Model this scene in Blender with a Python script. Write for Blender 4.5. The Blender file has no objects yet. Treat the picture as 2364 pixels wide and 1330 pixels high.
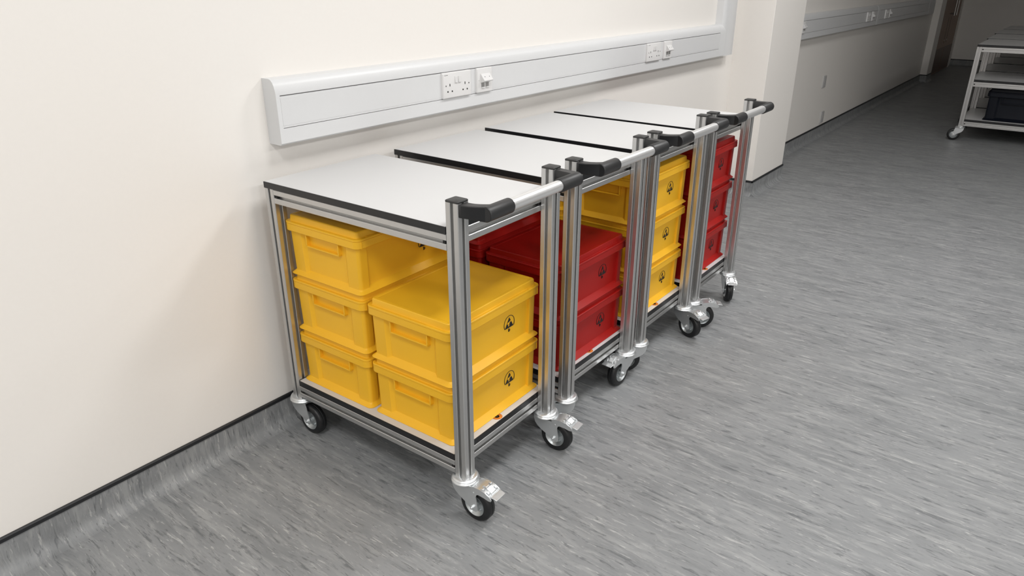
import bpy, math, random
from mathutils import Vector, Matrix
random.seed(7)
PI = math.pi
COL = bpy.context.scene.collection
SC = bpy.context.scene

# ------------------------------------------------------------------ camera
cam_d = bpy.data.cameras.new('camera')
cam = bpy.data.objects.new('camera', cam_d)
COL.objects.link(cam)
YAW, PITCH = -0.6556, -0.4093
cam.location = (1.7654, 0.1664, 1.3168)
cam.rotation_euler = (PI / 2 + PITCH, 0, -YAW)
cam_d.sensor_fit = 'HORIZONTAL'
cam_d.sensor_width = 36.0
cam_d.lens = 36.0 * 1656.1 / 2364.0
cam_d.clip_start = 0.02
cam_d.clip_end = 60
SC.camera = cam

# ------------------------------------------------------------------ world and lights
wd = bpy.data.worlds.new('room_air')
SC.world = wd
wd.use_nodes = True
wd.node_tree.nodes['Background'].inputs[0].default_value = (0.9, 0.95, 1.0, 1)
wd.node_tree.nodes['Background'].inputs[1].default_value = 0.02


def area_lamp(x, y, power, size=0.6, z=2.735, col=(1.0, 0.99, 0.98)):
    d = bpy.data.lights.new('ceiling_and_fill_light', 'AREA')
    d.shape = 'SQUARE'
    d.size = size
    d.energy = power
    d.color = col
    o = bpy.data.objects.new('ceiling_and_fill_light', d)
    o.location = (x, y, z)
    COL.objects.link(o)


for lx, ly, pw in ((1.45, -2.2, 32), (1.45, -0.1, 24), (1.45, 1.65, 20), (1.45, 3.4, 35), (1.45, 5.0, 12),  # third one is unseen fill, added to brighten the wall and pillar front
                   (4.3, -2.2, 55), (4.3, -0.1, 44), (4.3, 1.65, 30), (4.3, 3.4, 30), (4.3, 5.0, 12)):
    area_lamp(lx, ly, pw)

vs = SC.view_settings
SC.display_settings.display_device = 'sRGB'
vs.view_transform = 'Standard'
vs.look = 'None'
vs.gamma = 1
vs.use_curve_mapping = False
vs.exposure = 0.0


# ------------------------------------------------------------------ materials
def mat(name, col, rough=0.5, metal=0.0, noise=0.0, nscale=40.0, bump=0.0, spec=0.5, coat=0.0):
    m = bpy.data.materials.new(name)
    m.use_nodes = True
    nt = m.node_tree
    b = nt.nodes['Principled BSDF']
    b.inputs['Roughness'].default_value = rough
    b.inputs['Metallic'].default_value = metal
    b.inputs['Specular IOR Level'].default_value = spec
    b.inputs['Coat Weight'].default_value = coat
    tc = nt.nodes.new('ShaderNodeTexCoord')
    n = nt.nodes.new('ShaderNodeTexNoise')
    n.inputs['Scale'].default_value = nscale
    n.inputs['Detail'].default_value = 4
    nt.links.new(tc.outputs['Object'], n.inputs['Vector'])
    mx = nt.nodes.new('ShaderNodeMix')
    mx.data_type = 'RGBA'
    mx.inputs[6].default_value = tuple(c * (1 - noise) for c in col) + (1,)
    mx.inputs[7].default_value = tuple(min(1, c * (1 + noise)) for c in col) + (1,)
    nt.links.new(n.outputs['Fac'], mx.inputs[0])
    nt.links.new(mx.outputs[2], b.inputs['Base Color'])
    if bump > 0:
        bp = nt.nodes.new('ShaderNodeBump')
        bp.inputs['Strength'].default_value = bump
        bp.inputs['Distance'].default_value = 0.001
        nt.links.new(n.outputs['Fac'], bp.inputs['Height'])
        nt.links.new(bp.outputs[0], b.inputs['Normal'])
    return m


def vinyl_mat(name, swap=False):
    """Grey sheet vinyl; streaks run across the room and up the coving."""
    m = bpy.data.materials.new(name)
    m.use_nodes = True
    nt = m.node_tree
    N, L = nt.nodes, nt.links
    b = N['Principled BSDF']
    tc = N.new('ShaderNodeTexCoord')
    sp = N.new('ShaderNodeSeparateXYZ')
    L.new(tc.outputs['Object'], sp.inputs[0])
    al = N.new('ShaderNodeMath')
    al.operation = 'SUBTRACT'
    L.new(sp.outputs[1 if swap else 0], al.inputs[0])
    L.new(sp.outputs[2], al.inputs[1])
    co = N.new('ShaderNodeCombineXYZ')
    L.new(al.outputs[0], co.inputs[0])
    L.new(sp.outputs[0 if swap else 1], co.inputs[1])

    # a slow warp so that the streaks swirl
    wn = N.new('ShaderNodeTexNoise')
    wn.inputs['Scale'].default_value = 9.0
    wn.inputs['Detail'].default_value = 2
    L.new(co.outputs[0], wn.inputs['Vector'])
    wv = N.new('ShaderNodeVectorMath')
    wv.operation = 'MULTIPLY_ADD'
    wv.inputs[1].default_value = (0.05, 0.016, 0)
    L.new(wn.outputs['Color'], wv.inputs[0])
    L.new(co.outputs[0], wv.inputs[2])

    def streak(sx, sy, off, lo, hi, detail=5, rough=0.6):
        mp = N.new('ShaderNodeMapping')
        mp.inputs['Scale'].default_value = (sx, sy, 1)
        mp.inputs['Location'].default_value = (off, off * 1.7, off)
        L.new(wv.outputs[0], mp.inputs[0])
        n = N.new('ShaderNodeTexNoise')
        n.inputs['Scale'].default_value = 1.0
        n.inputs['Detail'].default_value = detail
        n.inputs['Roughness'].default_value = rough
        n.inputs['Distortion'].default_value = 0.5
        L.new(mp.outputs[0], n.inputs['Vector'])
        r = N.new('ShaderNodeMapRange')
        r.interpolation_type = 'SMOOTHSTEP'
        r.inputs[1].default_value = lo
        r.inputs[2].default_value = hi
        L.new(n.outputs['Fac'], r.inputs[0])
        return r.outputs[0]

    def mix(fac, a, c, k):
        mm = N.new('ShaderNodeMath')
        mm.operation = 'MULTIPLY'
        mm.inputs[1].default_value = k
        L.new(fac, mm.inputs[0])
        x = N.new('ShaderNodeMix')
        x.data_type = 'RGBA'
        L.new(mm.outputs[0], x.inputs[0])
        L.new(a, x.inputs[6])
        x.inputs[7].default_value = c + (1,)
        return x.outputs[2]

    base = N.new('ShaderNodeRGB')
    base.outputs[0].default_value = (0.240, 0.247, 0.252, 1)
    c = mix(streak(3.0, 12, 3.1, 0.40, 0.70, 4), base.outputs[0], (0.185, 0.192, 0.197), 0.8)
    c = mix(streak(8.0, 55, 7.7, 0.47, 0.66, 5), c, (0.32, 0.326, 0.325), 0.7)
    c = mix(streak(12.0, 80, 1.3, 0.555, 0.67, 6, 0.65), c, (0.10, 0.106, 0.112), 0.72)
    c = mix(streak(16.0, 125, 5.9, 0.575, 0.66, 6, 0.7), c, (0.47, 0.47, 0.46), 0.65)
    c = mix(streak(24.0, 200, 9.3, 0.575, 0.66, 6, 0.7), c, (0.10, 0.105, 0.11), 0.7)
    L.new(c, b.inputs['Base Color'])
    b.inputs['Roughness'].default_value = 0.48
    b.inputs['Specular IOR Level'].default_value = 0.3
    fn = N.new('ShaderNodeTexNoise')
    fn.inputs['Scale'].default_value = 900
    L.new(tc.outputs['Object'], fn.inputs['Vector'])
    bp = N.new('ShaderNodeBump')
    bp.inputs['Strength'].default_value = 0.08
    bp.inputs['Distance'].default_value = 0.0006
    L.new(fn.outputs['Fac'], bp.inputs['Height'])
    L.new(bp.outputs[0], b.inputs['Normal'])
    return m


def wood_mat(name, col):
    m = mat(name, col, 0.45)
    nt = m.node_tree
    mp = nt.nodes.new('ShaderNodeMapping')
    mp.inputs['Scale'].default_value = (3, 22, 1.2)
    n = [x for x in nt.nodes if x.type == 'TEX_NOISE'][0]
    tc = [x for x in nt.nodes if x.type == 'TEX_COORD'][0]
    nt.links.new(tc.outputs['Object'], mp.inputs[0])
    nt.links.new(mp.outputs[0], n.inputs['Vector'])
    n.inputs['Scale'].default_value = 2.0
    mx = [x for x in nt.nodes if x.type == 'MIX'][0]
    mx.inputs[6].default_value = tuple(c * 0.75 for c in col) + (1,)
    mx.inputs[7].default_value = tuple(c * 1.25 for c in col) + (1,)
    return m


M = dict(
    paint=mat('cream_wall_paint', (0.825, 0.795, 0.755), 0.55, noise=0.012, nscale=90, bump=0.05),
    ceil=mat('ceiling_paint', (0.8, 0.79, 0.77), 0.8, noise=0.02),
    vinyl=vinyl_mat('grey_streaked_vinyl'),
    vinyl_y=vinyl_mat('grey_streaked_vinyl_turned', True),
    cap=mat('black_capping', (0.012, 0.013, 0.015), 0.45, noise=0.1),
    pvc=mat('white_pvc', (0.655, 0.66, 0.665), 0.38, noise=0.01),
    plate=mat('white_socket_plastic', (0.68, 0.675, 0.67), 0.34, noise=0.01),
    alu=mat('anodised_aluminium', (0.58, 0.58, 0.575), 0.36, 0.92, noise=0.03, nscale=20),
    tubem=mat('satin_tube', (0.86, 0.86, 0.86), 0.33, 0.75, noise=0.02),
    zinc=mat('zinc_plated_steel', (0.68, 0.70, 0.71), 0.32, 0.8, noise=0.08, nscale=30),
    hub=mat('wheel_hub_zinc', (0.50, 0.53, 0.54), 0.36, 0.8, noise=0.08, nscale=60),
    rubber=mat('black_rubber', (0.008, 0.0085, 0.0095), 0.42, noise=0.2),
    black=mat('black_plastic', (0.022, 0.022, 0.023), 0.45, noise=0.08, nscale=300, bump=0.03),
    capblack=mat('dark_grey_cap', (0.028, 0.028, 0.028), 0.5, noise=0.08, nscale=300),
    band=mat('black_edge_band', (0.009, 0.0095, 0.011), 0.35, noise=0.05),
    lam=mat('white_laminate', (0.62, 0.62, 0.62), 0.34, noise=0.01, nscale=200),
    yellow=mat('yellow_polypropylene', (0.86, 0.475, 0.020), 0.42, noise=0.03, nscale=8, spec=0.4),
    red=mat('red_polypropylene', (0.36, 0.007, 0.005), 0.42, noise=0.03, nscale=8, spec=0.35),
    navy=mat('navy_polypropylene', (0.0022, 0.0038, 0.009), 0.5, noise=0.05, spec=0.25),
    ink=mat('black_print', (0.01, 0.01, 0.01), 0.5),
    orange=mat('orange_sticker', (0.80, 0.24, 0.03), 0.5, noise=0.04),
    hole=mat('dark_hole', (0.012, 0.011, 0.01), 0.8),
    port=mat('grey_port_shade', (0.30, 0.295, 0.29), 0.6),  # shade inside the jack openings, put into a flat grey
    dull=mat('grey_plate_plastic', (0.42, 0.415, 0.41), 0.4),
    grey=mat('dark_grey_fittings', (0.06, 0.06, 0.06), 0.7),  # dark grey of the screws and maker's mark
    door=wood_mat('walnut_door', (0.27, 0.17, 0.12)),
    kick=wood_mat('dark_kick_panel', (0.11, 0.065, 0.045)),
    steel=mat('brushed_steel', (0.45, 0.44, 0.42), 0.35, 1.0, noise=0.05),
    frame=mat('pale_door_frame', (0.62, 0.60, 0.57), 0.5, noise=0.02),
)


# ------------------------------------------------------------------ mesh helpers
class MB:
    def __init__(self):
        self.v, self.f, self.mi, self.m = [], [], [], []
        self.T = Matrix.Identity(4)

    def _mat(self, m):
        if m not in self.m:
            self.m.append(m)
        return self.m.index(m)

    def add(self, vs, fs, m):
        o = len(self.v)
        self.v += [tuple(self.T @ Vector(p)) for p in vs]
        k = self._mat(m)
        for f in fs:
            self.f.append([i + o for i in f])
            self.mi.append(k)

    def box(self, x0, x1, y0, y1, z0, z1, m):
        vs = [(x, y, z) for z in (z0, z1) for y in (y0, y1) for x in (x0, x1)]
        self.add(vs, [(0, 2, 3, 1), (4, 5, 7, 6), (0, 1, 5, 4), (2, 6, 7, 3), (0, 4, 6, 2), (1, 3, 7, 5)], m)

    def prism(self, poly, a0, a1, axis, m, cap_m=None):
        """poly in the plane of the two other axes (in x,y,z order), extruded along axis."""
        def P(u, w, a):
            return {'x': (a, u, w), 'y': (u, a, w), 'z': (u, w, a)}[axis]
        n = len(poly)
        vs = [P(u, w, a0) for u, w in poly] + [P(u, w, a1) for u, w in poly]
        area = sum(poly[i][0] * poly[(i + 1) % n][1] - poly[(i + 1) % n][0] * poly[i][1] for i in range(n))
        ccw = area > 0
        if axis == 'y':
            ccw = not ccw
        if a1 < a0:
            ccw = not ccw
        sides = [(i, (i + 1) % n, n + (i + 1) % n, n + i) for i in range(n)]
        caps = [tuple(range(n - 1, -1, -1)), tuple(range(n, 2 * n))]
        if not ccw:
            sides = [tuple(reversed(s)) for s in sides]
            caps = [tuple(reversed(s)) for s in caps]
        self.add(vs, sides, m)
        self.add(vs, caps, cap_m or m)

    def lathe(self, prof, axis, m, segs=32, c=(0, 0, 0)):
        """prof: (radius, height) pairs, revolved about axis through c."""
        vs, fs = [], []
        n = len(prof)
        for s in range(segs):
            a = 2 * PI * s / segs
            for r, h in prof:
                u, w = r * math.cos(a), r * math.sin(a)
                p = {'z': (u, w, h), 'y': (w, h, u), 'x': (h, u, w)}[axis]
                vs.append((p[0] + c[0], p[1] + c[1], p[2] + c[2]))
        for s in range(segs):
            t = (s + 1) % segs
            for i in range(n - 1):
                fs.append((s * n + i, t * n + i, t * n + i + 1, s * n + i + 1))
        self.add(vs, fs, m)
        for i in (0, n - 1):
            if prof[i][0] > 1e-6 and tuple(prof[0]) != tuple(prof[-1]):
                ring = [s * n + i for s in range(segs)]
                self.add(vs, [ring if i else ring[::-1]], m)

    def loft(self, rings, m, cap0=True, cap1=True):
        n = len(rings[0])
        vs = [p for r in rings for p in r]
        fs = []
        for k in range(len(rings) - 1):
            for i in range(n):
                j = (i + 1) % n
                fs.append((k * n + i, k * n + j, (k + 1) * n + j, (k + 1) * n + i))
        if cap0:
            fs.append(tuple(range(n - 1, -1, -1)))
        if cap1:
            fs.append(tuple(range((len(rings) - 1) * n, len(rings) * n)))
        self.add(vs, fs, m)

    def build(self, name, parent=None, bevel=0.0, smooth=30, segs=2):
        me = bpy.data.meshes.new(name)
        me.from_pydata(self.v, [], self.f)
        for m in self.m:
            me.materials.append(M[m])
        me.polygons.foreach_set('material_index', self.mi)
        me.update()
        import bmesh
        bm = bmesh.new()
        bm.from_mesh(me)
        bmesh.ops.remove_doubles(bm, verts=bm.verts, dist=1e-6)
        bmesh.ops.recalc_face_normals(bm, faces=bm.faces)
        bm.to_mesh(me)
        bm.free()
        if smooth:
            me.shade_smooth()
            me.set_sharp_from_angle(angle=math.radians(smooth))
        o = bpy.data.objects.new(name, me)
        COL.objects.link(o)
        if parent:
            o.parent = parent
        if bevel:
            b = o.modifiers.new('soft_edges', 'BEVEL')
            b.width = bevel
            b.segments = segs
            b.limit_method = 'ANGLE'
            b.angle_limit = math.radians(40)
        return o


def rrect(x0, x1, y0, y1, z, r, k=5):
    pts = []
    for cx, cy, a0 in ((x1 - r, y1 - r, 0), (x0 + r, y1 - r, 90), (x0 + r, y0 + r, 180), (x1 - r, y0 + r, 270)):
        for i in range(k + 1):
            a = math.radians(a0 + 90 * i / k)
            pts.append((cx + r * math.cos(a), cy + r * math.sin(a), z))
    return pts


def empty(name, loc=(0, 0, 0), rz=0.0):
    o = bpy.data.objects.new(name, None)
    o.empty_display_size = 0.05
    o.location = loc
    o.rotation_euler = (0, 0, rz)
    COL.objects.link(o)
    return o


def tag(o, label, cat, group=None, kind=None):
    o['label'] = label
    o['category'] = cat
    if group:
        o['group'] = group
    elif 'group' in o:
        del o['group']
    if kind:
        o['kind'] = kind
    return o


def struct(o):
    o['kind'] = 'structure'
    return o


KIDS = {}


def copy_tree(o, parent=None):
    c = o.copy()
    COL.objects.link(c)
    c.parent = parent
    for ch in list(o.children):
        copy_tree(ch, c)
    return c


# ------------------------------------------------------------------ the room
H = 2.75
PX, PY0, PY1 = 0.226, 4.7246, 5.31          # the near pillar
QX, QY0, QY1 = 0.082, 11.56, 11.90          # the shallow pier before the doors
YF, YB, XR = 14.12, -4.0, 6.6
SKZ, SKB = 0.100, 0.0885

b = MB(); b.box(-0.12, XR + 0.12, YB - 0.12, YF + 0.12, -0.1, 0, 'vinyl'); struct(b.build('floor', smooth=0))
b = MB(); b.box(-0.12, XR + 0.12, YB - 0.12, YF + 0.12, H, H + 0.1, 'ceil'); struct(b.build('ceiling', smooth=0))
b = MB(); b.box(-0.12, 0, YB, 12.16, 0, H, 'paint'); b.box(-0.12, 0, 13.84, YF, 0, H, 'paint'); b.box(-0.12, 0, 12.16, 13.84, 2.16, H, 'paint'); struct(b.build('wall_left', smooth=0))
b = MB(); b.box(-0.12, XR + 0.12, YF, YF + 0.12, 0, H, 'paint'); struct(b.build('wall_far', smooth=0))
b = MB(); b.box(XR, XR + 0.12, YB, YF, 0, H, 'paint'); struct(b.build('wall_right', smooth=0))
b = MB(); b.box(-0.12, XR + 0.12, YB - 0.12, YB, 0, H, 'paint'); struct(b.build('wall_back', smooth=0))
b = MB(); b.box(-0.02, PX, PY0, PY1, 0, H, 'paint'); struct(b.build('pillar_near', bevel=0.003))
b = MB(); b.box(-0.02, QX, QY0, QY1, 0, H, 'paint'); struct(b.build('pillar_far', bevel=0.003))


# coved skirting: the floor sheet turned up the wall, with a black capping strip on top
def cove_profile(r=0.036, t=0.004):
    pts = [(0.0, -0.0003), (r + t, -0.0003)]
    for i in range(1, 9):
        a = math.radians(90 * i / 8)
        pts.append((t + r - r * math.sin(a), -0.0003 + r - r * math.cos(a)))
    pts += [(t, SKB), (0.0, SKB)]
    return pts


def skirt_x(name, x, y0, y1, sgn=1):
    b = MB()
    b.prism([(x + sgn * px, z) for px, z in cove_profile()], y0, y1, 'y', 'vinyl')
    o = struct(b.build(name, smooth=50))
    c = MB()
    c.prism([(x, SKB - 0.001), (x + sgn * 0.0065, SKB - 0.001), (x + sgn * 0.0065, SKZ - 0.003), (x + sgn * 0.004, SKZ), (x, SKZ)], y0, y1, 'y', 'cap')
    c.build('capping_strip', o)


def skirt_y(name, y, x0, x1, sgn=-1):
    b = MB()
    b.prism([(y + sgn * p, z) for p, z in cove_profile()], x0, x1, 'x', 'vinyl_y')
    o = struct(b.build(name, smooth=50))
    c = MB()
    c.prism([(y, SKB - 0.001), (y + sgn * 0.0065, SKB - 0.001), (y + sgn * 0.0065, SKZ - 0.003), (y + sgn * 0.004, SKZ), (y, SKZ)], x0, x1, 'x', 'cap')
    c.build('capping_strip', o)


skirt_x('baseboard_left', 0, YB, PY0)
skirt_y('baseboard_pillar_front', PY0, 0, PX + 0.0065)
skirt_x('baseboard_pillar_side', PX, PY0 - 0.0065, PY1 + 0.0065)
skirt_y('baseboard_pillar_rear', PY1, 0, PX + 0.0065, 1)
skirt_x('baseboard_left_far', 0, PY1, QY0)
skirt_y('baseboard_pier_front', QY0, 0, QX + 0.0065)
skirt_x('baseboard_pier_side', QX, QY0 - 0.0065, QY1)
skirt_y('baseboard_far', YF, 0, XR)

# double doors in the left wall, beyond the pier
dr = MB()
dr.box(-0.10, 0.022, 12.12, 12.165, 0, 2.16, 'frame'); dr.box(-0.10, 0.022, 13.80, 13.845, 0, 2.16, 'frame'); dr.box(-0.10, 0.022, 12.12, 13.845, 2.12, 2.165, 'frame')
d0 = struct(dr.build('door_1', bevel=0.002))
for k, (ya, yb) in enumerate(((12.168, 12.981), (12.985, 13.797))):
    lf = MB(); lf.box(-0.03, 0.014, ya, yb, 0.006, 2.117, 'door')
    leaf = lf.build('door_leaf', d0, bevel=0.002)
    kp = MB(); kp.box(0.012, 0.0165, ya + 0.02, yb - 0.02, 0.02, 0.36, 'kick'); kp.build('kick_plate', leaf)
    yh = yb - 0.10 if k == 0 else ya + 0.10
    hd = MB()
    hd.lathe([(0.0105, 0.80), (0.0105, 1.42)], 'z', 'steel', 16, (0.07, yh, 0))
    for z in (0.83, 1.39):
        hd.lathe([(0.009, 0.012), (0.009, 0.075)], 'x', 'steel', 12, (0, yh, z))
    hd.build('pull_handle', leaf)
    bl = MB(); bl.box(0.013, 0.0165, yh - 0.012, yh + 0.012, 0.42, 0.78, 'kick'); bl.box(0.0165, 0.018, yh - 0.012, yh + 0.012, 0.45, 0.47, 'plate'); bl.build('flush_bolt', leaf)
    for z in (0.30, 1.05, 1.80):
        hg = MB()
        yy = ya if k == 0 else yb
        hg.box(0.005, 0.024, yy - 0.012, yy + 0.012, z - 0.05, z + 0.05, 'steel')
        hg.build('hinge', leaf)

# ------------------------------------------------------------------ dado trunking
TX, TZ0, TZ1, G2, G1 = 0.055, 0.8882, 1.0643, 0.9334, 1.0206
CURVE = [(TX, 1.0240), (0.0535, 1.0350), (0.0505, 1.0460), (0.0455, 1.0555), (0.0385, 1.0620), (0.030, TZ1)]


def dado_profile(e=0.0, recess=True):
    p = [(0, TZ0 - e), (TX - 0.004, TZ0 - e), (TX + e, TZ0 + 0.004)]
    if recess:
        p += [(TX, G2 - 0.0008), (TX - 0.010, G2 - 0.0008), (TX - 0.010, G1 + 0.0013), (TX, G1 + 0.0013)]
    p += [(x + e, z + e * 0.7) for x, z in CURVE] + [(0, TZ1 + e)]
    return p


def lid_strip(b, y0, y1):
    b.prism([(TX - 0.011, G2 + 0.0008), (TX - 0.0006, G2 + 0.0008), (TX - 0.0006, G1 - 0.0013), (TX - 0.011, G1 - 0.0013)], y0, y1, 'y', 'pvc')
    b.prism([(TX - 0.002, G2 + 0.006), (TX, G2 + 0.0065), (TX, G1 - 0.0065), (TX - 0.002, G1 - 0.006)], y0, y1, 'y', 'pvc')


EY0, EY1, VY = 4.355, 4.575, 4.399
tr = empty('cable_trunking', (0, 1.3457, TZ0))
tag(tr, 'white dado trunking on the wall above the four trolleys, turning upwards at the pillar', 'trunking')


def tpart(b, name, **k):
    o = b.build(name, **k)
    o.parent = tr
    o.location = -Vector(tr.location)
    return o


b = MB(); b.prism(dado_profile(), 1.356, EY0 + 0.002, 'y', 'pvc'); tpart(b, 'channel', smooth=25)
b = MB(); lid_strip(b, 1.3595, EY0); tpart(b, 'cover_strip', smooth=25)
b = MB(); b.prism(dado_profile(0.0009, False), 1.3457, 1.3585, 'y', 'pvc'); tpart(b, 'end_cap', smooth=25)


def up_profile(e=0.0):
    # the dado profile turned upright: its rounded edge faces the camera side
    s = lambda z: EY1 - (z - TZ0)
    p = [(0, EY1 + e), (TX - 0.012, EY1 + e), (TX - 0.004, EY1 - 0.004 + e), (TX + e, EY1 - 0.014)]
    p += [(x + e, s(z) - e * 0.7) for x, z in CURVE] + [(0, s(TZ1) - e)]
    return p


b = MB()
b.prism(dado_profile(0.0009, False), EY0, VY + 0.040, 'y', 'pvc')
b.prism(up_profile(0.0009), TZ0, 1.118, 'z', 'pvc')
tpart(b, 'elbow', smooth=25)
b = MB(); b.prism(up_profile(), 1.118, H, 'z', 'pvc'); tpart(b, 'riser', smooth=25)

tr2 = empty('cable_trunking', (0, PY1, TZ0))
tag(tr2, 'grey-looking dado trunking on the shaded wall beyond the pillar', 'trunking')


def t2(b, name):
    o = b.build(name, smooth=25)
    o.parent = tr2
    o.location = -Vector(tr2.location)


for ya, yb in ((PY1, 8.205), (8.211, 10.85)):
    b = MB(); b.prism(dado_profile(), ya, yb, 'y', 'pvc'); t2(b, 'channel')
    b = MB(); lid_strip(b, ya, yb); t2(b, 'cover_strip')
b = MB(); b.prism(dado_profile(0.0012, False), 8.17, 8.245, 'y', 'pvc'); t2(b, 'joint_cover')
b = MB(); b.prism(dado_profile(0.0012, False), 10.83, 11.22, 'y', 'pvc'); t2(b, 'end_cap')


# ------------------------------------------------------------------ sockets
def ring_plate(b, y0, y1, z0, z1, t, m, r=0.004):
    rings = []
    for d, x in ((0, 0), (0, t * 0.6), (0.0012, t * 0.85), (0.003, t)):
        rings.append([(x, p[0], p[1]) for p in rrect(y0 + d, y1 - d, z0 + d, z1 - d, 0, r, 4)])
    b.loft(rings, m)


def make_socket():
    e = empty('wall_socket')
    b = MB(); ring_plate(b, 0, 0.146, 0, 0.086, 0.0095, 'plate'); b.build('faceplate', e)
    for yc in (0.0655, 0.0835):
        s = MB()
        s.prism([(0.009, 0.050), (0.0135, 0.050), (0.0115, 0.071), (0.009, 0.071)], yc - 0.0062, yc + 0.0062, 'y', 'plate')
        s.build('rocker_switch', e, bevel=0.0008)
    for yc in (0.034, 0.112):
        for y0, y1, z0, z1 in ((yc - 0.002, yc + 0.002, 0.040, 0.0485), (yc - 0.014, yc - 0.008, 0.0205, 0.0255), (yc + 0.008, yc + 0.014, 0.0205, 0.0255)):
            h = MB()
            h.box(0.009, 0.0097, y0, y1, z0, z1, 'hole')
            h.build('pin_slot', e)
    for yc in (0.0145, 0.1325):
        s = MB()
        s.lathe([(0.0, 0.0092), (0.0028, 0.0092), (0.0024, 0.0098), (0, 0.0098)], 'x', 'grey', 12, (0, yc, 0.0425))
        s.build('fixing_screw', e)
    t = MB()
    for k, w in enumerate((0.004, 0.0025, 0.004, 0.003)):
        t.box(0.0093, 0.0096, 0.008 + k * 0.0045, 0.008 + k * 0.0045 + w, 0.0765, 0.0782, 'grey')
    t.build('maker_mark', e)
    return e


def make_data():
    e = empty('data_outlet')
    b = MB(); ring_plate(b, 0, 0.086, 0, 0.086, 0.0095, 'plate'); b.build('faceplate', e)
    w = MB()
    w.prism([(0.009, 0.066), (0.0115, 0.066), (0.029, 0.044), (0.0275, 0.0405), (0.009, 0.034)], 0.018, 0.068, 'y', 'plate')
    w.build('angled_hood', e, bevel=0.0008)
    for yc in (0.0305, 0.0555):
        p = MB()
        p.box(0.0085, 0.0099, yc - 0.0085, yc + 0.0085, 0.020, 0.0345, 'port')  # closed box, its grey stands in for the shaded opening
        p.box(0.0085, 0.0135, yc - 0.0085, yc + 0.0085, 0.0165, 0.0195, 'plate')
        p.build('jack_port', e)
        d = MB()
        d.lathe([(0, 0.0), (0.0016, 0.0), (0.0012, 0.0006), (0, 0.0006)], 'x', 'grey', 10)
        o = d.build('screw_dot', e); o.location = (0.0205, yc, 0.0555); o.rotation_euler = (0, -0.66, 0)
    f = MB(); f.lathe([(0, 0.0092), (0.0025, 0.0092), (0, 0.0098)], 'x', 'grey', 10, (0, 0.0095, 0.043)); f.build('fixing_screw', e)
    return e


soc, dat = make_socket(), make_data()
SX = TX + 0.0
soc.location = (SX, 1.9975, 0.9342); tag(soc, 'white double wall socket on the trunking above the second trolley', 'socket', 'double sockets on the trunking')
dat.location = (SX, 2.1755, 0.9342); tag(dat, 'white twin data outlet right of the socket above the second trolley', 'data outlet', 'data outlets on the trunking')
for y, lab, src, cat, grp in (
        (3.456, 'white double wall socket on the trunking, the one nearer the pillar', soc, 'socket', 'double sockets on the trunking'),
        (3.6375, 'white twin data outlet on the trunking, the one nearer the pillar', dat, 'data outlet', 'data outlets on the trunking'),
        (7.742, 'double socket on the shaded trunking, before its joint', soc, 'socket', 'double sockets on the trunking'),
        (7.93, 'data outlet on the shaded trunking, just before its joint', dat, 'data outlet', 'data outlets on the trunking'),
        (8.47, 'double socket on the shaded trunking, beyond its joint', soc, 'socket', 'double sockets on the trunking'),
        (8.65, 'data outlet on the shaded trunking, beyond its joint', dat, 'data outlet', 'data outlets on the trunking'),
        (5.84, 'data outlet on the shaded trunking, peeping out at the pillar edge', dat, 'data outlet', 'data outlets on the trunking')):
    c = copy_tree(src); c.location = (SX, y, 0.9342); tag(c, lab, cat, grp)
for y, z, lab in ((6.84, 0.435, 'small grey wall plate halfway up the shaded wall'), (6.955, 0.118, 'small grey wall plate just above the skirting of the shaded wall')):
    e = empty('wall_plate', (0, y, z)); tag(e, lab, 'wall plate', 'wall plates beyond the pillar')
    b = MB(); ring_plate(b, 0, 0.086, 0, 0.10, 0.009, 'dull'); b.build('faceplate', e)
    b = MB(); b.box(0.008, 0.0110, 0.036, 0.050, 0.040, 0.066, 'dull'); b.build('rocker_switch', e, bevel=0.0008)

# ------------------------------------------------------------------ trolleys
P = 0.0373
LX, WY = 0.6989, 0.4149
ZT, TT, ZP, ZB = 0.8034, 0.0177, 0.8622, 0.123
ZU = ZT - TT
RH = 0.040                                   # rail height
SH0, SH1 = 0.1672, 0.1855                    # bottom shelf


def slot_profile(w, h, s=0.0082, d=0.0115, r=0.0016):
    """Square profile w x h, one T-slot opening in the middle of each side, centred on 0."""
    a, c, k = w / 2, h / 2, s / 2
    q = 0.0012                               # chamfer of the slot lip
    side = []

    def arm(ux, uy, half, off):
        # along the side whose outward normal is (ux,uy); t runs counter-clockwise
        tx, ty = -uy, ux
        L = []
        for t, n in ((-half + r, 0), (-k - q, 0), (-k, -q), (-k, -d), (k, -d), (k, -q), (k + q, 0), (half - r, 0)):
            L.append((ux * (off + n) + tx * t, uy * (off + n) + ty * t))
        return L
    side += arm(1, 0, c, a) + arm(0, 1, a, c) + arm(-1, 0, c, a) + arm(0, -1, a, c)
    return side


def offset_poly(poly, d):
    n = len(poly)
    out = []
    for i in range(n):
        p0, p1, p2 = Vector(poly[i - 1]), Vector(poly[i]), Vector(poly[(i + 1) % n])
        e1, e2 = (p1 - p0).normalized(), (p2 - p1).normalized()
        n1, n2 = Vector((-e1.y, e1.x)), Vector((-e2.y, e2.x))
        bis = n1 + n2
        k = d / (1 + n1.dot(n2))
        out.append(tuple(p1 + bis * k))
    return out


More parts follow.
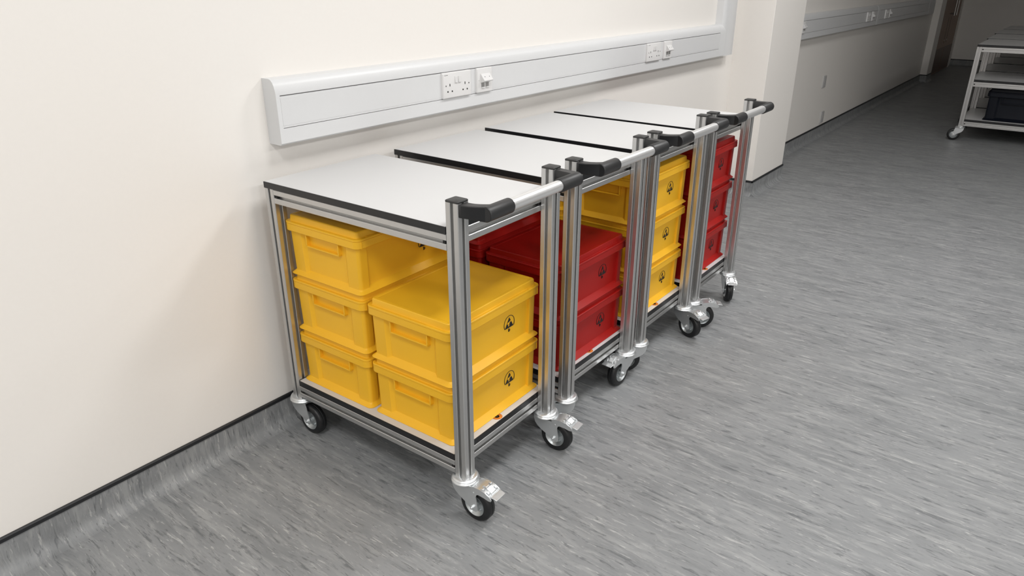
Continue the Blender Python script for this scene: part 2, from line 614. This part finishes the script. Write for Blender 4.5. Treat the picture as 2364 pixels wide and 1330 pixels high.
def panel(name, poly, z0, z1, parent, band=0.0016, m='lam'):
    inner = offset_poly(poly, band)
    b = MB(); b.prism(inner, z0, z1, 'z', m)
    o = b.build(name, parent, smooth=0)
    n = len(poly)
    vs = [p + (z0,) for p in poly] + [p + (z1 - 0.0006,) for p in poly] + [p + (z0,) for p in inner] + [p + (z1 - 0.0002,) for p in inner]
    fs = []
    for i in range(n):
        j = (i + 1) % n
        fs += [(i, j, n + j, n + i), (n + i, n + j, 3 * n + j, 3 * n + i), (2 * n + i, 2 * n + j, j, i)]
    e = MB(); e.add(vs, fs, 'band'); e.build('edge_band', o, smooth=0)
    return o


def make_caster(name, brake, parent):
    """Swivel caster: origin at the centre of the post foot; the wheel trails towards local +x."""
    R, W, TRL, AZ = 0.0495, 0.030, 0.041, -ZB + 0.0495
    b = MB()
    b.lathe([(r * 1.13, z) for r, z in ((0.0, 0.0), (0.026, 0.0), (0.0305, -0.0022), (0.0315, -0.0045), (0.030, -0.0065), (0.0325, -0.0085), (0.0335, -0.0115), (0.0310, -0.0145), (0.026, -0.0155), (0.0, -0.0155))], 'z', 'zinc', 48)
    ring = b
    f = MB()
    t, yo = 0.0025, 0.0225
    top = -0.0150
    prof = [(-0.0285, top), (-0.0275, -0.025), (-0.0235, -0.038), (-0.0150, -0.0485), (-0.003, -0.0570), (0.012, -0.0645), (0.024, -0.0715), (0.034, -0.0805), (0.042, -0.0840)]
    if brake:
        prof += [(0.051, -0.0840), (0.0565, -0.0800), (0.0570, -0.071), (0.0545, -0.052), (0.0520, -0.036)]
        prof += [(0.0545, -0.0285), (0.060, -0.0255), (0.078, -0.0262), (0.093, -0.0290), (0.1015, -0.0275), (0.103, -0.0225), (0.096, -0.0155), (0.082, -0.0090), (0.064, -0.0065), (0.045, -0.0075), (0.033, top + 0.004)]
    else:
        prof += [(0.048, -0.0835), (0.0515, -0.078), (0.0495, -0.066), (0.0430, -0.040), (0.0385, -0.022), (0.036, top)]
    for s in (-1, 1):
        f.prism(prof, s * yo, s * (yo - t), 'y', 'zinc')
    # nose of the housing, wrapped round the front
    rings = []
    for z, fx in ((top, -0.0285), (-0.025, -0.0275), (-0.034, -0.0252), (-0.041, -0.0215)):
        outer, inner = [], []
        for i in range(13):
            a = math.radians(-90 + 180 * i / 12)
            cx = fx + 0.016
            outer.append((cx - 0.0165 * math.cos(a), yo * math.sin(a), z))
            inner.append((cx - 0.0140 * math.cos(a), (yo - t) * math.sin(a), z))
        rings.append(outer + inner[::-1])
    f.loft(rings, 'zinc')
    f.box(-0.014, 0.033, -yo, yo, top - 0.003, top + 0.001, 'zinc')
    fork = f.build(name, parent, smooth=40)
    ring.build('swivel_ring', fork, smooth=50)
    w = MB()
    prof = [(0.0300, -W / 2 + 0.003), (0.0325, -W / 2), (R - 0.010, -W / 2), (R - 0.004, -W / 2 + 0.002), (R - 0.0012, -W / 2 + 0.006), (R - 0.0009, -0.0022), (R - 0.0022, -0.0013), (R - 0.0022, 0.0013), (R - 0.0009, 0.0022),
            (R - 0.0012, W / 2 - 0.006), (R - 0.004, W / 2 - 0.002), (R - 0.010, W / 2), (0.0325, W / 2), (0.0300, W / 2 - 0.003)]
    prof = [(r + 0.0009 if r > 0.045 else r, h) for r, h in prof]
    w.lathe(prof + [prof[0]], 'y', 'rubber', 48, (TRL, 0, AZ))
    w.build('tyre', fork, smooth=40)
    h = MB()
    h.lathe([(0, -W / 2 - 0.001), (0.008, -W / 2 - 0.001), (0.009, -0.008), (0.022, -0.006), (0.0255, -0.009), (0.0288, -W / 2 + 0.001), (0.0312, -W / 2 - 0.0008), (0.0312, W / 2 + 0.0008), (0.0288, W / 2 - 0.001), (0.0255, 0.009), (0.022, 0.006), (0.009, 0.008), (0.008, W / 2 + 0.001), (0, W / 2 + 0.001)], 'y', 'hub', 40, (TRL, 0, AZ))
    for k in range(5):
        a = 2 * PI * k / 5 + 0.4
        for s in (-1, 1):
            h.lathe([(0, s * 0.006), (0.0032, s * 0.006), (0.0028, s * 0.0105), (0, s * 0.0112)], 'y', 'hub', 10, (TRL + 0.0185 * math.cos(a), 0, AZ + 0.0185 * math.sin(a)))
    h.build('hub', fork, smooth=40)
    a = MB()
    a.lathe([(0, -yo - 0.0075), (0.003, -yo - 0.0075), (0.0034, -yo - 0.0045), (0.0062, -yo - 0.0045), (0.0062, -yo + 0.0005), (0.0032, -yo + 0.0005), (0.0032, yo - 0.0005), (0.0062, yo - 0.0005), (0.0062, yo + 0.0045), (0.0030, yo + 0.005), (0, yo + 0.005)], 'y', 'zinc', 6, (TRL, 0, AZ))
    a.build('axle_bolt', fork, smooth=0)
    if brake:
        p = MB()
        hw = yo - 0.0005
        p.prism([(0.034, top + 0.002), (0.045, -0.0085), (0.064, -0.0072), (0.081, -0.0098), (0.094, -0.0160), (0.1000, -0.0215), (0.0985, -0.0235), (0.092, -0.018), (0.080, -0.012), (0.064, -0.0094), (0.046, -0.0105), (0.036, top - 0.001)], -hw, hw, 'y', 'zinc')
        # raised lock plate with its side lugs
        p.prism([(0.062, -0.0072), (0.066, -0.0020), (0.0755, -0.0028), (0.079, -0.0090)], -0.0075, 0.0075, 'y', 'zinc')
        p.prism([(0.076, -0.0095), (0.079, -0.0040), (0.094, -0.0120), (0.096, -0.0180)], -0.0095, 0.0095, 'y', 'zinc')
        for s in (-1, 1):
            p.prism([(0.066, -0.0072), (0.068, -0.0035), (0.074, -0.0040), (0.077, -0.0085)], s * 0.0125, s * 0.0195, 'y', 'zinc')
            p.prism([(0.083, -0.0110), (0.086, -0.0062), (0.092, -0.0100), (0.094, -0.0165)], s * 0.0120, s * 0.0185, 'y', 'zinc')
        p.prism([(0.096, -0.0185), (0.101, -0.0150), (0.118, -0.0185), (0.1175, -0.0205), (0.102, -0.0190)], -0.0190, 0.0190, 'y', 'zinc')
        p.build('brake_pedal', fork, smooth=25, bevel=0.0007)
        r = MB(); r.lathe([(0, -yo - 0.0016), (0.0022, -yo - 0.0010), (0.0024, -yo)], 'y', 'zinc', 10, (0.045, 0, -0.0255)); r.build('rivet', fork)
    return fork


HX = LX + 0.062                              # axis of the handle tube
HZ, HR = 0.8460, 0.0178


def bracket_mesh(side):
    """Cast black handle bracket: a swept arm from the post to a round sleeve; mirrored for the far post."""
    Y = (lambda y: y) if side > 0 else (lambda y: WY - y)
    b = MB()
    rings = []
    N = 14
    for i in range(N + 1):
        u = i / N
        x = LX + 0.062 * u
        yo = 0.0022 + 0.0158 * u ** 1.5
        yi = 0.030 + 0.016 * u ** 2.2
        h = 0.0150 + 0.0027 * max(0.0, (u - 0.35) / 0.65) ** 1.3
        sec = ((0, -0.86), (0.06, -1), (0.5, -1), (0.94, -1), (1, -0.86), (1, 0.86), (0.94, 1), (0.5, 1), (0.06, 1), (0, 0.86))
        rings.append([(x, Y(yo + (yi - yo) * p), HZ + h * q) for p, q in sec])
    b.loft(rings, 'black')
    prof = [(0.0, 0.0180), (HR - 0.0016, 0.0180), (HR, 0.0196), (HR, 0.104), (HR - 0.0014, 0.1062), (0.0, 0.1062)]
    b.lathe([(r, Y(y)) for r, y in prof], 'y', 'black', 40, (HX, 0, HZ))
    return b


def bracket_cap(side):
    """The smooth cover let into the outer face of the bracket."""
    Y = (lambda y: y) if side > 0 else (lambda y: WY - y)
    c = MB()
    up, dn = [], []
    for i in range(9):
        u = 0.10 + 0.90 * i / 8
        x = LX + 0.062 * u
        yo = 0.0022 + 0.0158 * u ** 1.5
        h = 0.0150 + 0.0027 * max(0.0, (u - 0.35) / 0.65) ** 1.3 - 0.0022
        up.append((x, yo, HZ + h)); dn.append((x, yo, HZ - h))
    end = []
    for i in range(1, 12):
        a = math.radians(90 - 180 * i / 12)
        end.append((HX + (HR - 0.0022) * math.cos(a), 0.0180, HZ + (HR - 0.0022) * math.sin(a)))
    out = up + end + dn[::-1]
    lo = [(x, Y(y + 0.0004), z) for x, y, z in out]
    hi = [(x, Y(y - 0.0005), z) for x, y, z in out]
    n = len(out)
    fs = [(i, (i + 1) % n, n + (i + 1) % n, n + i) for i in range(n)]
    # cover as strips between the upper and lower edge so that it follows the curve
    for k in (0, n):
        for i in range((n - 1) // 2):
            j = n - 1 - i
            if j - 1 > i + 1:
                fs.append((k + i, k + i + 1, k + j - 1, k + j))
            elif j - 1 == i + 1:
                fs.append((k + i, k + i + 1, k + j))
    c.add(lo + hi, fs, 'band')
    return c


def post_cap():
    b = MB()
    h = P / 2
    rings = []
    for d, z in ((0.0, 0.0), (-0.0004, 0.0015), (-0.0004, 0.0036), (0.0012, 0.0050)):
        rings.append([(p[0], p[1], z) for p in rrect(-h + d, h - d, -h + d, h - d, 0, 0.0035, 4)])
    b.loft(rings, 'capblack')
    return b


def make_trolley():
    t = empty('trolley')
    prof = slot_profile(P, P)

    def post(cx, cy, z1):
        b = MB()
        b.prism([(cx + u, cy + w) for u, w in prof], ZB, z1, 'z', 'alu')
        return b.build('post', t, smooth=20)
    h = P / 2
    pts = {'A': (h, h), 'B': (LX - h, h), 'C': (LX - h, WY - h), 'D': (h, WY - h)}
    for k, (cx, cy) in pts.items():
        tall = k in 'BC'
        o = post(cx, cy, ZP if tall else ZU)
        if tall:
            c = post_cap().build('post_cap', o, smooth=40)
            c.location = (cx, cy, ZP)
    rp = slot_profile(P, RH)
    for zc in (ZU - RH / 2, SH0 - RH / 2):
        for cy in (h, WY - h):                                       # long rails
            b = MB(); b.prism([(cy + u, zc + w) for u, w in rp], P, LX - P, 'x', 'alu')
            for xa in (P + 0.004, LX - P - 0.012):
                b.box(xa, xa + 0.008, cy - h + 0.002, cy + h - 0.002, zc - 0.0035, zc + 0.0035, 'hole')
            b.build('frame_rail', t, smooth=20)
        for cx in (h, LX - P - h):                                   # short rails (the handle posts stand outside the frame)
            b = MB(); b.prism([(cx + u, zc + w) for u, w in rp], P, WY - P, 'y', 'alu')
            for ya in (P + 0.002, WY - P - 0.008):
                b.box(cx - h + 0.002, cx + h - 0.002, ya, ya + 0.006, zc - 0.0035, zc + 0.0035, 'hole')
            b.build('frame_rail', t, smooth=20)
    g = 0.0008
    top = [(-0.0005, -0.0005), (LX - P - g, -0.0005), (LX - P - g, WY + 0.0005), (-0.0005, WY + 0.0005)]
    panel('table_top', top, ZU, ZT, t)
    q = P + g
    low = [(q, 0), (LX - q, 0), (LX - q, WY), (q, WY), (q, WY - q), (0, WY - q), (0, q), (q, q)]
    sh = panel('bottom_shelf', low, SH0, SH1, t)
    s = MB()
    s.lathe([(0, 0), (0.0158, 0), (0.0158, 0.0003), (0, 0.0003)], 'z', 'orange', 36)
    for r0, r1 in ((0.0, 0.0042), (0.0062, 0.0074), (0.0145, 0.0150)):
        s.lathe([(r0, 0.0003), (r1, 0.0003), (r1, 0.00045), (r0, 0.00045), (r0, 0.0003)], 'z', 'ink', 36)
    for k in range(22):
        if k in (0, 1, 10, 11, 12):
            continue
        a = 2 * PI * k / 22
        s.T = Matrix.Rotation(a, 4, 'Z')
        s.box(0.0100, 0.0124, -0.0007, 0.0007, 0.0003, 0.00045, 'ink')
    st = s.build('warning_sticker', sh); st.location = (0.6420, 0.205, SH1 + 0.0001)
    st['label'] = 'round orange sticker with black print'
    # handle: tube plus two black brackets
    b = MB(); b.lathe([(0.0, 0.100), (0.0143, 0.100), (0.0143, WY - 0.100), (0, WY - 0.100)], 'y', 'tubem', 40, (HX, 0, HZ))
    hb = b.build('handle_bar', t, smooth=40)
    for sd in (1, -1):
        bracket_mesh(sd).build('handle_bracket', hb, smooth=40)
        bracket_cap(sd).build('bracket_cover', hb, smooth=20)
    return t, pts


CRATE_W, CRATE_L = 0.297, 0.393
RIM0, RIM1, LIDZ = 0.1310, 0.1580, 0.1755


def make_crate(colr, name='storage_crate'):
    e = empty(name)
    a, c = CRATE_W / 2, CRATE_L / 2
    b = MB()
    # flared foot, panels, rim
    ins, ci = 0.0190, 0.0115                    # how far panels and corner blocks stand back from the rim
    rr = lambda d, z, r: rrect(-a + d, a - d, -c + d, c - d, z, max(r - d * 0.5, 0.002), 5)
    b.loft([rr(0.0015, 0.0, 0.016), rr(0.0005, 0.0022, 0.016), rr(ins - 0.0005, 0.0165, 0.016), rr(ins, 0.020, 0.016), rr(ins - 0.003, RIM0, 0.016)], colr)
    # corner blocks, proud of the panels
    for sx in (-1, 1):
        for sy in (-1, 1):
            def ring(z, d):
                x1, y1 = a - d, c - d
                r = 0.010
                pts = [(x1 - 0.058, y1 - 0.014), (x1 - 0.058, y1 - 0.0072), (x1 - 0.047, y1)]
                for i in range(6):
                    an = math.radians(90 - 90 * i / 5)
                    pts.append((x1 - r + r * math.cos(an), y1 - r + r * math.sin(an)))
                pts += [(x1, y1 - 0.030), (x1 - 0.0070, y1 - 0.0315), (x1 - 0.014, y1 - 0.0315)]
                return [(sx * u, sy * w, z) for u, w in pts]
            b.loft([ring(0.004, 0.0055), ring(0.012, ci), ring(RIM0, ci - 0.002)], colr)
    # rim: hollow-looking flange with ribs near the corners
    b.loft([rr(0.0040, RIM0 - 0.0005, 0.018), rr(0.0012, RIM0, 0.018), rr(0.0, RIM0 + 0.002, 0.018), rr(0.0003, RIM1 - 0.0062, 0.018), rr(0.0022, RIM1 - 0.0055, 0.018)], colr)
    for sx in (-1, 1):
        for sy in (-1, 1):
            y0 = sy * (c - 0.016)
            b.box(min(sx * (a - 0.001), sx * (a + 0.0012)), max(sx * (a - 0.001), sx * (a + 0.0012)), y0 - 0.0009, y0 + 0.0009, RIM0 + 0.001, RIM1 - 0.007, colr)
    b.build('crate_body', e, smooth=24)
    l = MB()
    dep = 0.0098
    l.loft([rr(0.002, RIM1 - 0.0056, 0.018), rr(-0.0004, RIM1 - 0.0050, 0.018), rr(-0.0004, RIM1 - 0.0012, 0.018), rr(0.0012, RIM1, 0.018), rr(dep - 0.0008, RIM1, 0.016), rr(dep, RIM1 + 0.0008, 0.016), rr(dep + 0.0022, LIDZ - 0.0022, 0.014), rr(dep + 0.0042, LIDZ, 0.014),
            rr(dep + 0.0125, LIDZ, 0.014), rr(dep + 0.0140, LIDZ - 0.0009, 0.014)], colr)
    for sy in (-1, 1):
        l.box(a - 0.0085, a - 0.0035, sy * 0.150 - 0.008, sy * 0.150 + 0.008, RIM1 - 0.0005, RIM1 + 0.0009, colr)
        l.box(-a + 0.0035, -a + 0.0085, sy * 0.150 - 0.008, sy * 0.150 + 0.008, RIM1 - 0.0005, RIM1 + 0.0009, colr)
    l.build('lid', e, smooth=28)
    # grip under the rim of each short end
    for sy in (-1, 1):
        g = MB()
        y0 = c - ins + 0.001
        ylip = c - 0.0055
        f = lambda y: sy * y
        for x0, x1, z0, z1 in ((-0.067, -0.063, 0.096, RIM0 + 0.001), (0.063, 0.067, 0.096, RIM0 + 0.001), (-0.067, 0.067, 0.0945, 0.0985)):
            g.box(x0, x1, min(f(y0 - 0.006), f(ylip)), max(f(y0 - 0.006), f(ylip)), z0, z1, colr)
        g.build('grip', e, bevel=0.0007)
    # electrostatic symbol on both long sides
    for sx in (-1, 1):
        s = MB()
        X = a - ins + 0.0025
        yc = 0.0695 if sx > 0 else -0.0695
        zc = 0.0775

        def flat(poly, d, m):
            pts = [(yc + (u if sx > 0 else -u), zc + w) for u, w in poly]
            s.prism(pts, sx * (X - 0.003), sx * (X + d), 'x', m)

        def arc(r0, r1, a0, a1, n):
            P0 = [(r0 * math.cos(math.radians(a0 + (a1 - a0) * i / n)), r0 * math.sin(math.radians(a0 + (a1 - a0) * i / n))) for i in range(n + 1)]
            P1 = [(r1 * math.cos(math.radians(a0 + (a1 - a0) * i / n)), r1 * math.sin(math.radians(a0 + (a1 - a0) * i / n))) for i in range(n + 1)]
            for i in range(n):
                flat([P0[i], P1[i], P1[i + 1], P0[i + 1]], 0.0003, 'ink')
        arc(0.0226, 0.0242, -30, 210, 30)
        flat([(-0.0185, -0.0125), (0.0185, -0.0125), (0.0, 0.0185)], 0.0003, 'ink')
        # pale hand reaching across the triangle
        flat([(-0.0105, -0.0002), (-0.0080, 0.0042), (-0.0005, 0.0052), (0.0062, 0.0088), (0.0082, 0.0055), (0.0012, 0.0026), (-0.0008, -0.0008), (-0.0006, -0.0075), (-0.0056, -0.0075), (-0.0058, -0.0010)], 0.0006, colr)
        flat([(-0.0040, -0.0052), (-0.0020, -0.0052), (-0.0020, -0.0022), (-0.0040, -0.0022)], 0.0008, 'ink')
        # letter D below
        flat([(-0.0034, -0.0248), (-0.0019, -0.0248), (-0.0019, -0.0160), (-0.0034, -0.0160)], 0.0003, 'ink')
        for i in range(10):
            t0, t1 = math.radians(-90 + 180 * i / 10), math.radians(-90 + 180 * (i + 1) / 10)
            q = lambda t, r: (-0.0020 + r * 1.2 * math.cos(t), -0.0204 + r * math.sin(t))
            flat([q(t0, 0.0031), q(t0, 0.0044), q(t1, 0.0044), q(t1, 0.0031)], 0.0003, 'ink')
        s.build('static_symbol', e, smooth=0)
    return e


trolley, POSTS = make_trolley()
CASTER = {}
proto_brake = make_caster('caster', True, None)
proto_plain = make_caster('caster', False, None)

CARTS = [(0.0560, 1.2723, 0.0198), (0.0489, 1.7706, 0.0005), (0.0511, 2.2313, 0.0082), (0.0547, 2.6778, 0.0127)]
TL = ['white-topped aluminium trolley nearest the camera, loaded with yellow crates',
      'aluminium trolley with red crates, second from the camera',
      'aluminium trolley with yellow crates, third from the camera',
      'aluminium trolley with red crates beside the pillar, last of the row']
# wheel directions in the trolley's own frame (x, y), per caster
DIRS = [dict(A=(1, 0.02), B=(1, 0.0), C=(1, 0.06), D=(1, 0.1)),
        dict(A=(0.5, 0.8), B=(-0.8, -0.6), C=(-0.08, -1), D=(0.3, -1)),
        dict(A=(-0.6, 0.8), B=(-0.8, -0.6), C=(0.95, -0.30), D=(1, 0.0)),
        dict(A=(1, 0.04), B=(0.80, 0.60), C=(0.52, -0.85), D=(0.2, 1))]
roots = []
for i, (cx, cy, cr) in enumerate(CARTS):
    r = trolley if i == 0 else copy_tree(trolley)
    r.location = (cx, cy, 0); r.rotation_euler = (0, 0, cr)
    roots.append(r)
for i, r in enumerate(roots):
    tag(r, TL[i], 'trolley', 'handled trolleys along the wall')
    for k, (px, py) in POSTS.items():
        c = copy_tree(proto_brake if k in 'BC' else proto_plain, r)
        dx, dy = DIRS[i][k]
        c.location = (px, py, ZB); c.rotation_euler = (0, 0, math.atan2(dy, dx))

# crates: stack positions in the trolley's own frame: (x of the left edge, y of the near edge, how many)
STACKS = [('yellow', (0.0385, 0.020, 3), (0.3455, 0.022, 2)),
          ('red', (0.040, 0.022, 3), (0.351, 0.024, 2)),
          ('yellow', (0.039, 0.022, 3), (0.346, 0.024, 3)),
          ('red', (0.039, 0.024, 3), (0.346, 0.032, 3))]
protos = {'yellow': make_crate('yellow'), 'red': make_crate('red')}
used = set()
ORD = ['nearest', 'second', 'third', 'fourth']
LV = {3: ['bottom', 'middle', 'top'], 2: ['lower', 'upper']}
for i, (colr, *st) in enumerate(STACKS):
    cx, cy, cr = CARTS[i]
    for j, (x, y, n) in enumerate(st):
        for k in range(n):
            o = protos[colr] if colr not in used else copy_tree(protos[colr])
            used.add(colr)
            jx, jy = random.uniform(-0.0015, 0.0015), random.uniform(-0.002, 0.002)
            u, w = x + CRATE_W / 2 + jx, y + CRATE_L / 2 + jy
            o.location = (cx + math.cos(cr) * u - math.sin(cr) * w, cy + math.sin(cr) * u + math.cos(cr) * w, SH1 + k * LIDZ)
            o.rotation_euler = (0, 0, cr)
            side = 'wall-side stack' if j == 0 else 'handle-side stack'
            tag(o, f'{colr} lidded crate, {LV[n][k]} of the {side} on the {ORD[i]} trolley', 'crate', f'{colr} crates on the trolleys')

# ------------------------------------------------------------------ shelved trolleys standing in the dark part of the room
FW, FD, FZ = 1.15, 0.74, 0.800


def make_shelf_trolley():
    t = empty('shelf_trolley')
    prof = slot_profile(P, P)
    h = P / 2
    cs = [(h, h), (FW - h, h), (FW - h, FD - h), (h, FD - h)]
    for cx, cy in cs:
        b = MB(); b.prism([(cx + u, cy + w) for u, w in prof], ZB, FZ - 0.019, 'z', 'alu'); b.build('post', t, smooth=20)
    rp = slot_profile(P, RH)
    for zt in (FZ - 0.019, 0.500, SH0):
        zc = zt - RH / 2
        for cy in (h, FD - h):
            b = MB(); b.prism([(cy + u, zc + w) for u, w in rp], P, FW - P, 'x', 'alu')
            b.box(P + 0.004, P + 0.012, cy - h + 0.002, cy + h - 0.002, zc - 0.004, zc + 0.004, 'hole')
            b.build('frame_rail', t, smooth=20)
        for cx in (h, FW - h):
            b = MB(); b.prism([(cx + u, zc + w) for u, w in rp], P, FD - P, 'y', 'alu'); b.build('frame_rail', t, smooth=20)
    panel('table_top', [(-0.0005, -0.0005), (FW, -0.0005), (FW, FD), (-0.0005, FD)], FZ - 0.019, FZ, t)
    q = P + 0.0008
    low = [(q, 0), (FW - q, 0), (FW - q, q), (FW, q), (FW, FD - q), (FW - q, FD - q), (FW - q, FD), (q, FD), (q, FD - q), (0, FD - q), (0, q), (q, q)]
    panel('middle_shelf', low, 0.500, 0.5185, t)
    panel('bottom_shelf', low, SH0, SH1, t)
    return t, cs


ft, fcs = make_shelf_trolley()
FL = ['nearest shelved trolley at the right edge, dark crate on its bottom shelf',
      'shelved trolley directly behind the one holding the dark crate',
      'shelved trolley third in the row at the right edge',
      'shelved trolley last in the row, next to the far wall']
FP = [(1.005, 7.535, 0.0), (0.985, 8.320, 0.0), (0.965, 9.115, 0.0), (0.965, 9.900, 0.0)]
froots = [ft] + [copy_tree(ft) for _ in FP[1:]]
for k, (r, (x, y, a)) in enumerate(zip(froots, FP)):
    r.location = (x, y, 0); r.rotation_euler = (0, 0, a)
    tag(r, FL[k], 'trolley', 'shelved trolleys at the right')
    for n, (px, py) in enumerate(fcs):
        c = copy_tree(proto_plain, r)
        c.location = (px, py, ZB); c.rotation_euler = (0, 0, (3.3, 3.0, 3.2, 2.95)[n] + (k % 2) * 0.1)
navy = make_crate('navy')
for ch in list(navy.children):
    if ch.name.startswith('static_symbol'):
        bpy.data.objects.remove(ch)
    else:
        ch.scale = (1.37, 1.55, 1.5)
navy.location = (1.005 + 0.36, 7.535 + 0.36, SH1)
tag(navy, 'dark navy lidded crate on the bottom shelf of the shelved trolley', 'crate')

# prototypes of the casters were only copied from
for pr in (proto_brake, proto_plain):
    for ch in list(pr.children):
        bpy.data.objects.remove(ch)
    bpy.data.objects.remove(pr)
